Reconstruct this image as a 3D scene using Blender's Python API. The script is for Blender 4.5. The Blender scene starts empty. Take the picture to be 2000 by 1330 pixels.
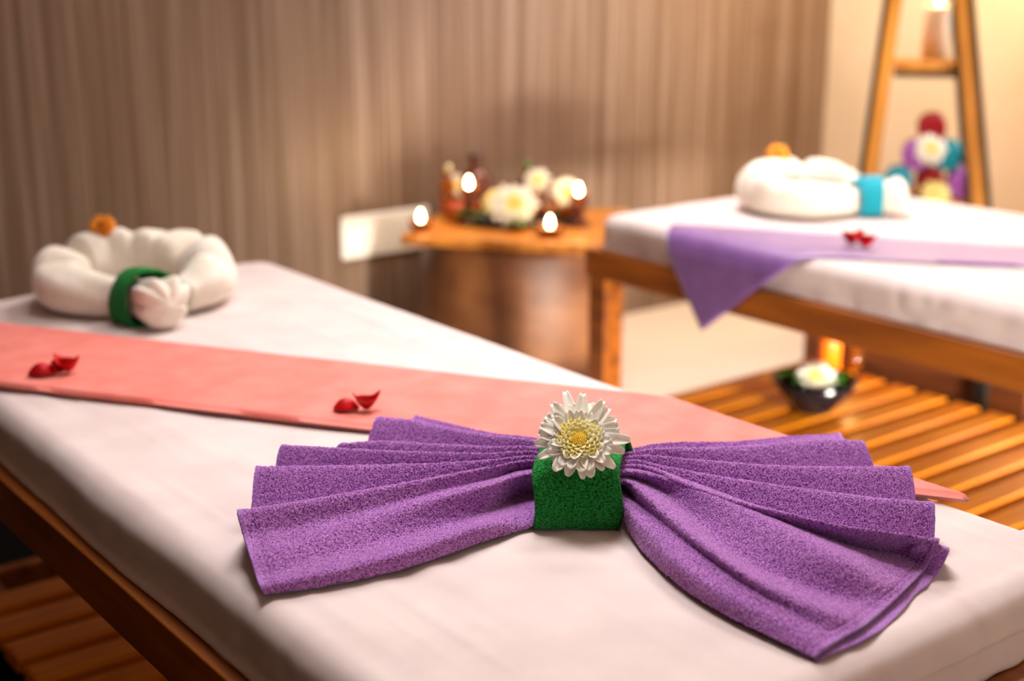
import bpy, bmesh, math, random
import numpy as np
from mathutils import Vector, Matrix
rnd = random.Random(7)
nr = np.random.RandomState(11)
scn = bpy.context.scene
COL = scn.collection
PI = math.pi

# ------------------------------------------------------------------ camera
FPX, HZ, CX, CY = 2680.0, -85.0, 1000.0, 665.0
PITCH = math.atan((CY - HZ) / FPX); AZ = math.radians(37.7)
HD = np.array([math.sin(AZ), math.cos(AZ), 0.0]); UPW = np.array([0, 0, 1.0])
RT = np.array([math.cos(AZ), -math.sin(AZ), 0.0])
FW = HD * math.cos(PITCH) - UPW * math.sin(PITCH)
CU = HD * math.sin(PITCH) + UPW * math.cos(PITCH)
CAM = np.array([0, 0, 1.25])
cd = bpy.data.cameras.new('camera'); cam = bpy.data.objects.new('camera', cd); COL.objects.link(cam)
cam.matrix_world = Matrix(((RT[0], CU[0], -FW[0], CAM[0]), (RT[1], CU[1], -FW[1], CAM[1]),
                           (RT[2], CU[2], -FW[2], CAM[2]), (0, 0, 0, 1)))
cd.sensor_width = 36.0; cd.lens = FPX / 2000 * 36.0; cd.clip_start = 0.05; cd.clip_end = 50
cd.dof.use_dof = True; cd.dof.focus_distance = 1.46; cd.dof.aperture_fstop = 2.5
scn.camera = cam
scn.view_settings.view_transform = 'Standard'; scn.view_settings.look = 'None'
scn.view_settings.exposure = 0.0; scn.view_settings.gamma = 1.0; scn.view_settings.use_curve_mapping = False
scn.cycles.max_bounces = 8; scn.cycles.sample_clamp_indirect = 6.0

def at_z(x, y, z):
    d = FW + RT * ((x - CX) / FPX) + CU * ((CY - y) / FPX)
    return CAM + d * (z - CAM[2]) / d[2]
def at_d(x, y, dep):
    return CAM + (FW + RT * ((x - CX) / FPX) + CU * ((CY - y) / FPX)) * dep
def lin(h):
    h = h.lstrip('#'); c = [int(h[i:i + 2], 16) / 255 for i in (0, 2, 4)]
    return tuple((v / 12.92 if v <= .04045 else ((v + .055) / 1.055) ** 2.4) for v in c) + (1.0,)

# ------------------------------------------------------------------ world and lights
w = bpy.data.worlds.new('world'); scn.world = w; w.use_nodes = True
w.node_tree.nodes['Background'].inputs[0].default_value = (1.0, 0.90, 0.80, 1)
w.node_tree.nodes['Background'].inputs[1].default_value = 0.22
def area(name, loc, target, sx, sy, power, color):
    l = bpy.data.lights.new(name, 'AREA'); l.shape = 'RECTANGLE'; l.size = sx; l.size_y = sy
    l.energy = power; l.color = color
    o = bpy.data.objects.new(name, l); COL.objects.link(o); o.location = loc
    o.rotation_euler = (Vector(target) - Vector(loc)).to_track_quat('-Z', 'Y').to_euler(); return o
def point(name, loc, power, color, r=0.02):
    l = bpy.data.lights.new(name, 'POINT'); l.energy = power; l.color = color; l.shadow_soft_size = r
    o = bpy.data.objects.new(name, l); COL.objects.link(o); o.location = loc; return o
area('window_daylight', (4.2, 1.3, 1.15), (1.8, 1.4, 0.5), 2.1, 0.7, 20, (1.0, 0.98, 1.0))
area('ceiling_light', (2.5, 2.45, 2.6), (2.0, 1.7, 0), 0.9, 0.7, 28, (1.0, 0.97, 0.98)).data.spread = math.radians(110)
area('ceiling_light', (1.1, 1.7, 2.6), (1.0, 1.05, 0), 0.7, 0.7, 10, (1.0, 0.97, 0.98)).data.spread = math.radians(84)
area('slat_fill_light', (1.95, -1.3, 0.45), (2.75, 2.0, 0.2), 0.7, 0.6, 30, (1.0, 0.92, 0.80)).data.spread = math.radians(34)  # added low fill reaching the far shelf slats; no doorway stands there
WALL_LAMP = area('wall_lamp_light', (3.95, 2.75, 1.95), (4.1, 3.0, 0.9), 0.25, 0.25, 20, (1.0, 0.70, 0.38))
area('front_fill_light', (0.9, -2.0, 1.7), (1.2, 1.5, 0.6), 1.6, 1.2, 13, (1.0, 0.93, 0.90))  # added soft fill from behind the camera; no window there
area('wall_fill_light', (3.15, 2.85, 2.5), (3.2, 3.5, 0.9), 1.1, 0.2, 27, (1.0, 0.94, 0.90))  # added fill that brightens the right of the back wall; no fixture modelled

# ------------------------------------------------------------------ helpers
def tag(o, label=None, cat=None, group=None, kind=None):
    if label: o['label'] = label
    if cat: o['category'] = cat
    if group: o['group'] = group
    if kind: o['kind'] = kind
    return o
def thing(name, label, cat, loc, group=None):
    o = bpy.data.objects.new(name, None); COL.objects.link(o); o.location = tuple(float(v) for v in loc)
    o.empty_display_size = 0.05
    return tag(o, label, cat, group)
def wloc(o):
    v = Vector((0, 0, 0))
    while o is not None: v = v + o.location; o = o.parent
    return v
class MB:
    def __init__(s): s.v = []; s.f = []; s.n = 0
    def add(s, V, F):
        V = np.asarray(V, float); s.v.append(V); b = s.n
        s.f += [tuple(i + b for i in f) for f in F]; s.n += len(V); return s
    def box(s, a, b):
        (x0, y0, z0), (x1, y1, z1) = a, b
        V = [(x0, y0, z0), (x1, y0, z0), (x1, y1, z0), (x0, y1, z0), (x0, y0, z1), (x1, y0, z1), (x1, y1, z1), (x0, y1, z1)]
        return s.add(V, [(0, 3, 2, 1), (4, 5, 6, 7), (0, 1, 5, 4), (1, 2, 6, 5), (2, 3, 7, 6), (3, 0, 4, 7)])
    def grid(s, P, close_u=False, close_v=False, cap0=False, cap1=False):
        nu, nv = P.shape[:2]; F = []
        for i in range(nu if close_u else nu - 1):
            i2 = (i + 1) % nu
            for j in range(nv if close_v else nv - 1):
                j2 = (j + 1) % nv
                F.append((i * nv + j, i2 * nv + j, i2 * nv + j2, i * nv + j2))
        if cap0: F.append(tuple(range(nv)))
        if cap1: F.append(tuple((nu - 1) * nv + j for j in reversed(range(nv))))
        return s.add(P.reshape(-1, 3), F)
    def lathe(s, prof, c=(0, 0, 0), n=32, axis=None):
        prof = np.array(prof, float); a = np.linspace(0, 2 * PI, n, endpoint=False)
        P = np.zeros((len(prof), n, 3)); P[..., 0] = prof[:, :1] * np.cos(a); P[..., 1] = prof[:, :1] * np.sin(a); P[..., 2] = prof[:, 1:]
        if axis is not None:
            q = Vector((0, 0, 1)).rotation_difference(Vector(tuple(axis))).to_matrix(); P = P @ np.array(q).T
        return s.grid(P + np.array(c, float), close_v=True, cap0=prof[0][0] > 1e-6, cap1=prof[-1][0] > 1e-6)
    def tube(s, pts, rad, n=16, sx=1.0, caps=True):
        pts = np.array(pts, float); rad = np.broadcast_to(np.array(rad, float), (len(pts),))
        T = np.gradient(pts, axis=0); T /= np.linalg.norm(T, axis=1)[:, None] + 1e-12
        up = np.array([0, 0, 1.0]) if abs(T[0][2]) < .9 else np.array([1.0, 0, 0]); P = []
        a = np.linspace(0, 2 * PI, n, endpoint=False)
        for p, t, r in zip(pts, T, rad):
            sd = np.cross(t, up); sd /= np.linalg.norm(sd) + 1e-12; u2 = np.cross(sd, t)
            P.append(p + r * (np.cos(a)[:, None] * sd * sx + np.sin(a)[:, None] * u2))
        return s.grid(np.array(P), close_v=True, cap0=caps, cap1=caps)
    def quad_bar(s, p0, p1, a0, a1, b):          # prism from p0 to p1; half vectors a (may taper) and b
        p0, p1, a0, a1, b = [np.array(q, float) for q in (p0, p1, a0, a1, b)]
        V = [p0 - a0 - b, p0 + a0 - b, p0 + a0 + b, p0 - a0 + b, p1 - a1 - b, p1 + a1 - b, p1 + a1 + b, p1 - a1 + b]
        return s.add(V, [(0, 3, 2, 1), (4, 5, 6, 7), (0, 1, 5, 4), (1, 2, 6, 5), (2, 3, 7, 6), (3, 0, 4, 7)])
    def build(s, name, mat, parent=None, smooth=True, bevel=0, label=None, local=False):
        V = np.concatenate(s.v); 
        if parent is not None and not local: V = V - np.array(wloc(parent))
        me = bpy.data.meshes.new(name); me.from_pydata(V.tolist(), [], s.f)
        bm = bmesh.new(); bm.from_mesh(me); bmesh.ops.recalc_face_normals(bm, faces=bm.faces); bm.to_mesh(me); bm.free()
        me.polygons.foreach_set('use_smooth', [smooth] * len(me.polygons)); me.materials.append(mat)
        o = bpy.data.objects.new(name, me); COL.objects.link(o)
        if parent is not None: o.parent = parent
        if bevel:
            m = o.modifiers.new('bevel', 'BEVEL'); m.width = bevel; m.segments = 3; m.limit_method = 'ANGLE'
        if label: o['label'] = label
        return o
def sheet_obj(name, P, mat, parent=None, thick=0.0, label=None):      # open grid kept as it is wound
    m = MB(); m.grid(P); o = m.build(name, mat, parent, label=label)
    if thick:
        s = o.modifiers.new('thickness', 'SOLIDIFY'); s.thickness = thick; s.offset = -1.0
    return o
def hash3(i, j, k):
    i = i.astype(np.int64); j = j.astype(np.int64); k = k.astype(np.int64)
    h = (i * 374761393 + j * 668265263 + k * 2147483647 + 1013904223) & 0xffffffff
    h = ((h ^ (h >> 13)) * 1274126177) & 0xffffffff; h = (h ^ (h >> 16)) & 0xffffffff
    return h / 4294967295.0 * 2 - 1
def noise3(P, cell):
    q = P / cell; b = np.floor(q); f = q - b; f = f * f * (3 - 2 * f); r = 0
    for dx in (0, 1):
        for dy in (0, 1):
            for dz in (0, 1):
                wgt = (f[..., 0] if dx else 1 - f[..., 0]) * (f[..., 1] if dy else 1 - f[..., 1]) * (f[..., 2] if dz else 1 - f[..., 2])
                r = r + wgt * hash3(b[..., 0] + dx, b[..., 1] + dy, b[..., 2] + dz)
    return r
def spline(pts, n):
    pts = np.array(pts, float)
    d = np.r_[0, np.cumsum(np.linalg.norm(np.diff(pts, axis=0), axis=1))]; d /= d[-1]
    t = np.linspace(0, 1, n); m = np.gradient(pts, d, axis=0) if len(pts) > 2 else np.tile((pts[1] - pts[0]), (2, 1))
    i = np.clip(np.searchsorted(d, t, side='right') - 1, 0, len(d) - 2); h = (d[i + 1] - d[i])[:, None]; s = ((t - d[i])[:, None]) / h
    return ((2 * s**3 - 3 * s**2 + 1) * pts[i] + (s**3 - 2 * s**2 + s) * h * m[i] + (-2 * s**3 + 3 * s**2) * pts[i + 1] + (s**3 - s**2) * h * m[i + 1])
def normals(P):
    du = np.gradient(P, axis=0); dv = np.gradient(P, axis=1); n = np.cross(du, dv)
    return n / (np.linalg.norm(n, axis=2, keepdims=True) + 1e-12)

# ------------------------------------------------------------------ materials
def mat(name, color, rough=0.6, **kw):
    m = bpy.data.materials.new(name); m.use_nodes = True; b = m.node_tree.nodes['Principled BSDF']
    b.inputs['Base Color'].default_value = color; b.inputs['Roughness'].default_value = rough
    for k, v in kw.items(): b.inputs[k].default_value = v
    return m
def nd(m, t, **kw):
    n = m.node_tree.nodes.new(t)
    for k, v in kw.items(): setattr(n, k, v)
    return n
def noise_mat(name, c0, c1, scale, rough=0.6, stretch=(1, 1, 1), bump=0.0, bscale=None, dist=0.001, detail=4.0, lo=.35, hi=.65, **kw):
    m = mat(name, c0, rough, **kw); L = m.node_tree.links; b = m.node_tree.nodes['Principled BSDF']
    tc = nd(m, 'ShaderNodeTexCoord'); mp = nd(m, 'ShaderNodeMapping'); mp.inputs['Scale'].default_value = stretch
    L.new(tc.outputs['Object'], mp.inputs[0])
    n = nd(m, 'ShaderNodeTexNoise'); n.inputs['Scale'].default_value = scale; n.inputs['Detail'].default_value = detail
    L.new(mp.outputs[0], n.inputs['Vector'])
    r = nd(m, 'ShaderNodeValToRGB'); r.color_ramp.elements[0].color = c0; r.color_ramp.elements[1].color = c1
    r.color_ramp.elements[0].position = lo; r.color_ramp.elements[1].position = hi
    L.new(n.outputs['Fac'], r.inputs[0]); L.new(r.outputs[0], b.inputs['Base Color'])
    if bump:
        n2 = n
        if bscale:
            n2 = nd(m, 'ShaderNodeTexNoise'); n2.inputs['Scale'].default_value = bscale; n2.inputs['Detail'].default_value = 3
            L.new(mp.outputs[0], n2.inputs['Vector'])
        bp = nd(m, 'ShaderNodeBump'); bp.inputs['Strength'].default_value = bump; bp.inputs['Distance'].default_value = dist
        L.new(n2.outputs['Fac'], bp.inputs['Height']); L.new(bp.outputs[0], b.inputs['Normal'])
    return m
M = {}
M['purple'] = noise_mat('purple_terry', lin('60167c'), lin('d492da'), 620, 1.0, bump=1.0, bscale=620, dist=.0020, lo=.34, hi=.68, detail=1.5,
                        **{'Sheen Weight': .55, 'Sheen Roughness': .45, 'Sheen Tint': lin('f0c8f0'), 'Specular IOR Level': .1})
M['purple_hem'] = noise_mat('purple_hem', lin('7d3a94'), lin('b47cc2'), 500, .95, stretch=(1, 1, 1), bump=.5, bscale=500, dist=.001, **{'Sheen Weight': .3})
M['green'] = noise_mat('green_terry', lin('04330a'), lin('2a9a3e'), 380, 1.0, stretch=(1, 1, 1.6), bump=1.0, bscale=460, dist=.0022, lo=.33, hi=.68,
                       **{'Sheen Weight': .25, 'Sheen Roughness': .5, 'Sheen Tint': lin('8fe0b0'), 'Specular IOR Level': .1})
M['sheet'] = noise_mat('sheet_cotton', lin('d0bdb9'), lin('d8c7c2'), 12, .75, bump=.12, bscale=900, dist=.0004, **{'Sheen Weight': .15})
M['peach'] = noise_mat('peach_cloth', lin('dd6c5e'), lin('e67c6e'), 20, .8, bump=.15, bscale=1200, dist=.0005, **{'Sheen Weight': .2})
M['lilac'] = noise_mat('lilac_satin', lin('704488'), lin('7c4f92'), 20, .38, bump=.15, bscale=900, dist=.0005, **{'Sheen Weight': 1.0, 'Sheen Roughness': .35, 'Sheen Tint': lin('f4e4f4'), 'Specular IOR Level': .8})
M['white_towel'] = noise_mat('white_towel', lin('e8dccb'), lin('efe5d6'), 60, .95, bump=.5, bscale=380, dist=.001, **{'Sheen Weight': .2})
M['teal'] = noise_mat('teal_terry', lin('007f95'), lin('08a5b8'), 250, .95, bump=.6, bscale=380, dist=.001, **{'Sheen Weight': .2})
M['red_towel'] = noise_mat('red_terry', lin('8a0010'), lin('a80818'), 250, .95, bump=.6, bscale=380, dist=.001, **{'Sheen Weight': .1})
M['violet_towel'] = noise_mat('violet_terry', lin('9a48a8'), lin('c070c8'), 250, .95, bump=.6, bscale=380, dist=.001, **{'Sheen Weight': .3})
M['wood'] = noise_mat('bed_wood', lin('753804'), lin('a2580a'), 3.0, .42, stretch=(12, 1.0, 12), bump=.1, dist=.001, detail=6)
M['slat'] = noise_mat('slat_wood', lin('d8760a'), lin('f09418'), 3.0, .30, stretch=(1.0, 14, 14), bump=.1, dist=.001, detail=6)
M['dark_wood'] = noise_mat('dark_wood', lin('4a2208'), lin('6a3410'), 3.0, .5, stretch=(10, 1.2, 10), bump=.1, dist=.001)
M['barrel'] = noise_mat('barrel_wood', lin('5e3214'), lin('8c5a34'), 5.0, .52, stretch=(1, 1, 1.4), bump=.15, dist=.003, detail=3)
M['tabletop'] = noise_mat('tabletop_wood', lin('a8601c'), lin('cf8636'), 4.0, .35, stretch=(1, 9, 1), bump=.1, dist=.001)
M['gold_wood'] = noise_mat('golden_wood', lin('b87418'), lin('d89030'), 3.0, .45, stretch=(8, 8, 1), bump=.05, dist=.001)
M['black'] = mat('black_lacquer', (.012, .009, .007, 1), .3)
M['bowl'] = mat('black_glaze', (.008, .006, .008, 1), .15)
M['plastic'] = mat('white_plastic', lin('efe9df'), .35)
M['socket'] = mat('socket_dark', lin('57514a'), .5)
M['petal_white'] = noise_mat('petal_white', lin('fff6e2'), lin('fffaf0'), 30, .55, **{'Subsurface Weight': .15, 'Subsurface Radius': (.003, .003, .002), 'Sheen Weight': .2})
M['petal_cream'] = noise_mat('petal_cream', lin('ffe97c'), lin('fff4b4'), 60, .55, **{'Subsurface Weight': .1, 'Subsurface Radius': (.003, .003, .002)})
for k_ in ('petal_white', 'petal_cream'):
    m_ = M[k_]; nt = m_.node_tree; pb = nt.nodes['Principled BSDF']; out = nt.nodes['Material Output']
    tr = nt.nodes.new('ShaderNodeBsdfTranslucent'); tr.inputs[0].default_value = lin('fff8e8' if k_ == 'petal_white' else 'fff0b0')
    mx = nt.nodes.new('ShaderNodeMixShader'); mx.inputs[0].default_value = .2
    nt.links.new(pb.outputs[0], mx.inputs[1]); nt.links.new(tr.outputs[0], mx.inputs[2]); nt.links.new(mx.outputs[0], out.inputs[0])
M['floret'] = noise_mat('floret_yellow', lin('f4c800'), lin('ffec70'), 500, .6, bump=.4, dist=.001)
M['orange_flower'] = noise_mat('orange_petal', lin('f08a00'), lin('ffac10'), 120, .6, bump=.3, dist=.001)
M['brown_centre'] = mat('brown_centre', lin('a04c00'), .8)
M['rose'] = noise_mat('rose_petal', lin('a00006'), lin('cc0410'), 40, .5, **{'Specular IOR Level': .25, 'Subsurface Weight': .1, 'Subsurface Radius': (.004, .001, .001)})
M['leaf'] = noise_mat('leaf_green', lin('1f4a10'), lin('4f8a22'), 40, .35, bump=.2, dist=.001)
M['wax'] = mat('wax', lin('f6ead2'), .45, **{'Subsurface Weight': .3, 'Subsurface Radius': (.02, .012, .006)})
M['orange_wax'] = mat('orange_wax', lin('ff7a08'), .45, **{'Subsurface Weight': .4, 'Subsurface Radius': (.03, .012, .003)})
M['amber'] = mat('amber_glass', lin('c8701c'), .08, **{'Transmission Weight': .85, 'IOR': 1.35})
M['amber_dark'] = mat('oil_glass', lin('5c2410'), .08, **{'Transmission Weight': .1, 'IOR': 1.45})
M['tin'] = mat('candle_tin', lin('d9c9a0'), .3, **{'Metallic': .8})
M['cap'] = mat('bottle_cap', lin('3a100c'), .35)
M['terracotta'] = mat('terracotta', lin('b0481a'), .6)
def emat(name, color, s):
    m = mat(name, color, .5, **{'Emission Color': color, 'Emission Strength': s}); return m
M['flame'] = emat('flame', (1.0, .78, .38, 1), 60)
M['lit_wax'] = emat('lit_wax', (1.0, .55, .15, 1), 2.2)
M['wick'] = mat('wick', (.02, .015, .01, 1), .9)
def wallpaper():
    m = mat('veneer_wallpaper', lin('8a6a52'), .42); L = m.node_tree.links; b = m.node_tree.nodes['Principled BSDF']
    tc = nd(m, 'ShaderNodeTexCoord'); src = tc.outputs['Object']; outs = []
    for sc, zs, det in ((130, .008, 3), (420, .006, 2), (48, .010, 2)):
        mp = nd(m, 'ShaderNodeMapping'); mp.inputs['Scale'].default_value = (1, 1, zs); L.new(src, mp.inputs[0])
        n = nd(m, 'ShaderNodeTexNoise'); n.inputs['Scale'].default_value = sc; n.inputs['Detail'].default_value = det; L.new(mp.outputs[0], n.inputs['Vector']); outs.append(n.outputs['Fac'])
    a = nd(m, 'ShaderNodeMath', operation='ADD'); L.new(outs[0], a.inputs[0]); L.new(outs[1], a.inputs[1])
    a2 = nd(m, 'ShaderNodeMath', operation='ADD'); L.new(a.outputs[0], a2.inputs[0]); L.new(outs[2], a2.inputs[1])
    dv = nd(m, 'ShaderNodeMath', operation='DIVIDE'); L.new(a2.outputs[0], dv.inputs[0]); dv.inputs[1].default_value = 3
    r = nd(m, 'ShaderNodeValToRGB'); e = r.color_ramp.elements; e[0].position = .30; e[0].color = lin('442e1a'); e[1].position = .70; e[1].color = lin('aa988c')
    x = e.new(.5); x.color = lin('745a46')
    L.new(dv.outputs[0], r.inputs[0]); L.new(r.outputs[0], b.inputs['Base Color'])
    return m
M['wallpaper'] = wallpaper()
M['cream'] = noise_mat('cream_plaster', lin('ecd9bd'), lin('f0dfc6'), 6, .8, bump=.05, dist=.001)
M['ceiling'] = mat('ceiling_paint', lin('efe6da'), .9)
def tiles():
    m = mat('floor_tile', lin('ead9c4'), .25); L = m.node_tree.links; b = m.node_tree.nodes['Principled BSDF']
    tc = nd(m, 'ShaderNodeTexCoord'); br = nd(m, 'ShaderNodeTexBrick'); br.offset = 0; br.inputs['Scale'].default_value = 1
    br.inputs['Color1'].default_value = lin('ecdcc8'); br.inputs['Color2'].default_value = lin('e8d6c0'); br.inputs['Mortar'].default_value = lin('e2d0ba')
    br.inputs['Brick Width'].default_value = .6; br.inputs['Row Height'].default_value = .6; br.inputs['Mortar Size'].default_value = .004
    L.new(tc.outputs['Object'], br.inputs['Vector']); L.new(br.outputs['Color'], b.inputs['Base Color']); return m
M['tile'] = tiles()

# ------------------------------------------------------------------ room
def struct(name, a, b, m): return tag(MB().box(a, b).build(name, m, smooth=False), kind='structure')
WY, WX = 3.56, 4.31
struct('floor', (-3, -2.5, -.1), (WX + .1, WY + .1, 0), M['tile'])
struct('wall_back', (-3, WY, 0), (WX, WY + .1, 2.7), M['wallpaper'])
struct('wall_right', (WX, -2.5, 0), (WX + .1, WY + .1, 2.7), M['cream'])
struct('wall_left', (-1.6, -2.5, 0), (-1.5, WY, 2.7), M['wallpaper'])
struct('wall_front', (-1.5, -2.6, 0), (WX, -2.5, 2.7), M['cream'])
struct('ceiling', (-3, -2.5, 2.7), (WX + .1, WY + .1, 2.8), M['ceiling'])

# ------------------------------------------------------------------ massage beds
T = 0.65                      # top of the sheet
def bed_surface(x, y, rect, off=0.0, r=.032, Rc=.045, dmax=None, wob=None):
    """maps unfolded sheet coordinates onto the soft box of the mattress"""
    x0, x1, y0, y1 = rect
    qx = np.clip(x, x0 + Rc, x1 - Rc); qy = np.clip(y, y0 + Rc, y1 - Rc)
    dx, dy = x - qx, y - qy; d = np.hypot(dx, dy); nx = dx / (d + 1e-9); ny = dy / (d + 1e-9)
    if dmax is not None: d = np.minimum(d, Rc - r + r * PI / 2 + dmax)
    e = np.maximum(d - (Rc - r), 0); a = np.minimum(e / r, PI / 2); v = np.maximum(e - r * PI / 2, 0)
    flat = np.minimum(d, Rc - r); rad = flat + r * np.sin(a); z = T - r * (1 - np.cos(a)) - v
    P = np.stack([qx + nx * rad, qy + ny * rad, z], -1)
    N = np.stack([nx * np.sin(a), ny * np.sin(a), np.cos(a)], -1)
    o = off(x, y, v, e) if callable(off) else off
    return P + N * np.asarray(o)[..., None] if np.ndim(o) else P + N * o
def axis_samples(a0, a1, ext, step, fine):
    return np.r_[np.arange(a0 - ext, a0 + .09, fine), np.arange(a0 + .09, a1 - .09, step), np.arange(a1 - .09, a1 + ext + fine, fine)]
def make_bed(rect, seed, near):
    x0, x1, y0, y1 = rect; g = .020
    lab = 'near' if near else 'far'
    b = thing('massage_bed', 'brown wooden massage bed with slatted shelf, ' +
              ('nearest the camera under the peach runner' if near else 'farther one under the lilac runner'), 'massage bed', ((x0 + x1) / 2, (y0 + y1) / 2, 0))
    zt, zb = .568, .500
    for nm, a, c in (('side_rail', (x0 - g, y0 - g, zb), (x0 + .012, y1 + g, zt)), ('side_rail', (x1 - .012, y0 - g, zb), (x1 + g, y1 + g, zt)),
                     ('end_rail', (x0 + .012, y0 - g, zb), (x1 - .012, y0 + .012, zt)), ('end_rail', (x0 + .012, y1 - .012, zb), (x1 - .012, y1 + g, zt))):
        MB().box(a, c).build(nm, M['wood'], b, smooth=False, bevel=.003)
    MB().box((x0 + .012, y0 + .012, .54), (x1 - .012, y1 - .012, .562)).build('bed_base', M['dark_wood'], b, smooth=False)
    for lx in (x0 - g + .001, x1 + g - .061):
        for ly in (y0 + .03, y1 - .055):
            MB().box((lx, ly, 0), (lx + .06, ly + .06, .4995)).build('leg', M['wood'], b, smooth=False, bevel=.003)
    for ly in (y0 + .045, y1 - .045):
        MB().box((x0 + .047, ly - .015, .09), (x1 - .047, ly + .015, .14)).build('shelf_rail', M['wood'], b, smooth=False, bevel=.003)
    for lx in (x0 + .10, x1 - .20):
        MB().box((lx, y0 + .06, .10), (lx + .035, y1 - .06, .1395)).build('shelf_rail', M['wood'], b, smooth=False, bevel=.003)
    y = y1 - (.24 if near else .10)
    while y > y0 + .09:
        MB().box((x0 + .045, y - .034, .14), (x1 - .095, y + .034, .170)).build('slat', M['slat'], b, smooth=False, bevel=.006); y -= .096
    # sheet
    xs = axis_samples(x0 + .04, x1 - .04, .17, .006, .004); ys = axis_samples(y0 + .04, y1 - .04, .17, .006, .004)
    X, Y = np.meshgrid(xs, ys, indexing='ij')
    def off(x, y, v, e):
        s = seed * 3.7
        q = lambda sx, sy, k: noise3(np.stack([x / sx + k, y / sy + k * 1.3, np.full_like(x, s + k)], -1), 1.0)
        wr = .0017 * q(.030, .30, 2) + .0016 * q(.10, .45, 5) + .0018 * np.maximum(q(.016, .22, 9), .15)
        wr += .0014 * q(.3, .12, 12) * np.exp(-np.abs(y - (y0 + .1)) / .1)
        side = np.clip(e / .04, 0, 1)
        fold = .0035 * q(.22, .22, 21) + .0022 * np.abs(q(.05, .05, 33))
        ridge = .009 / (1 + np.exp((v - .015 - .007 * q(.35, .35, 40)) / .0012)) * np.clip(e / .03, 0, 1) * (y < y0 + .08)
        hem = (.004 + .0035 * q(.028, .028, 51) * (y < y0 + .08)) * np.exp(-((v - .046) / .007) ** 2)
        return wr * (1 - .5 * side) + side * fold + ridge + hem * side
    P = bed_surface(X, Y, rect, off, dmax=.051)
    P[..., 2] = np.maximum(P[..., 2], .5695)
    o = sheet_obj('bed_sheet', P, M['sheet'])
    o.location = (0, 0, 0)
    tag(o, 'pale pinkish white sheet tucked over the ' + ('near massage bed, under the peach runner' if near else 'far massage bed'), 'bed sheet')
    return b
BED1 = (.535, 1.30, .672, 2.51); BED2 = (2.165, 3.0, .30, 2.465)
make_bed(BED1, 1, True); make_bed(BED2, 2, False)

fm = MB().box((-1.3, .10, .0005), (1.42, 3.45, .010)).build('added_dark_mat', mat('bounce_soaking_black', (.005, .004, .003, 1), 1.0, **{'Specular IOR Level': 0.0}), smooth=False, bevel=.004)  # made-up black sheet, soaks up floor bounce so the under-bed space stays dark
tag(fm, 'large black mat added on the floor to darken the space beneath the near bed', 'mat')
# ------------------------------------------------------------------ runners
def runner(name, rect, corners, thick, m, label, nu=160, nv=60, lift=.003, hang=0.0, layers=2):
    A, B, C_, D = [np.array(c, float) for c in corners]          # A-B one long edge, D-C_ the other
    u = np.linspace(0, 1, nu)[:, None, None]; v = np.linspace(0, 1, nv)[None, :, None]
    Q = (1 - u) * (1 - v) * A + u * (1 - v) * B + u * v * C_ + (1 - u) * v * D
    r_ = thick / 2; wid = np.linalg.norm(D - A); d_edge = np.minimum(v[..., 0], 1 - v[..., 0]) * wid
    def surf(o): return bed_surface(Q[..., 0], Q[..., 1], rect, o)
    v_out = np.clip((rect[0] + .02 - Q[..., 0]) / .05, 0, 1) * hang
    rr = np.sqrt(np.clip(1 - (1 - np.minimum(d_edge / r_, 1)) ** 2, 0, 1)) * r_
    rr = np.broadcast_to(rr, Q.shape[:2])
    wv = .0007 * noise3(np.stack([Q[..., 0] / .08, Q[..., 1] / .15, Q[..., 0] * 0 + 3], -1), 1.0)
    top = surf(lift + r_ + rr + wv + v_out); bot = surf(lift + r_ - rr + v_out)
    G = np.concatenate([top, bot[:, ::-1]], 1)
    mb = MB(); mb.grid(G, close_v=True, cap0=True, cap1=True)
    return mb.build(name, m)
a = at_z(0, 645, T)[:2]; b_ = at_z(1345, 797, T)[:2]; c_ = at_z(1900, 992, T)[:2]; d_ = at_z(0, 765, T)[:2]
ab = (b_ - a) / np.linalg.norm(b_ - a); dc = (c_ - d_) / np.linalg.norm(c_ - d_)
run1 = [a - ab * .12, b_ - ab * .03, c_ - dc * .004, d_ - dc * .05]
tag(runner('bed_runner', (BED1[0], BED1[1] + .022, BED1[2], BED1[3]), run1, .0115, M['peach'], ''), 'peach pink folded cloth runner lying diagonally across the near bed', 'bed runner')
p0 = np.array([2.20, 2.24]); p3 = np.array([1.975, 2.075]); dd = np.array([.58, -.815]); dd /= np.linalg.norm(dd)
run2 = [p0, p0 + np.array([.524, -.85]) * 1.1, p3 + np.array([.62, -.78]) * 1.7, p3]
tag(runner('bed_runner', BED2, run2, .007, M['lilac'], '', hang=.020, lift=.002), 'lilac cloth runner with one corner hanging over the edge of the far bed', 'bed runner')

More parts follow.
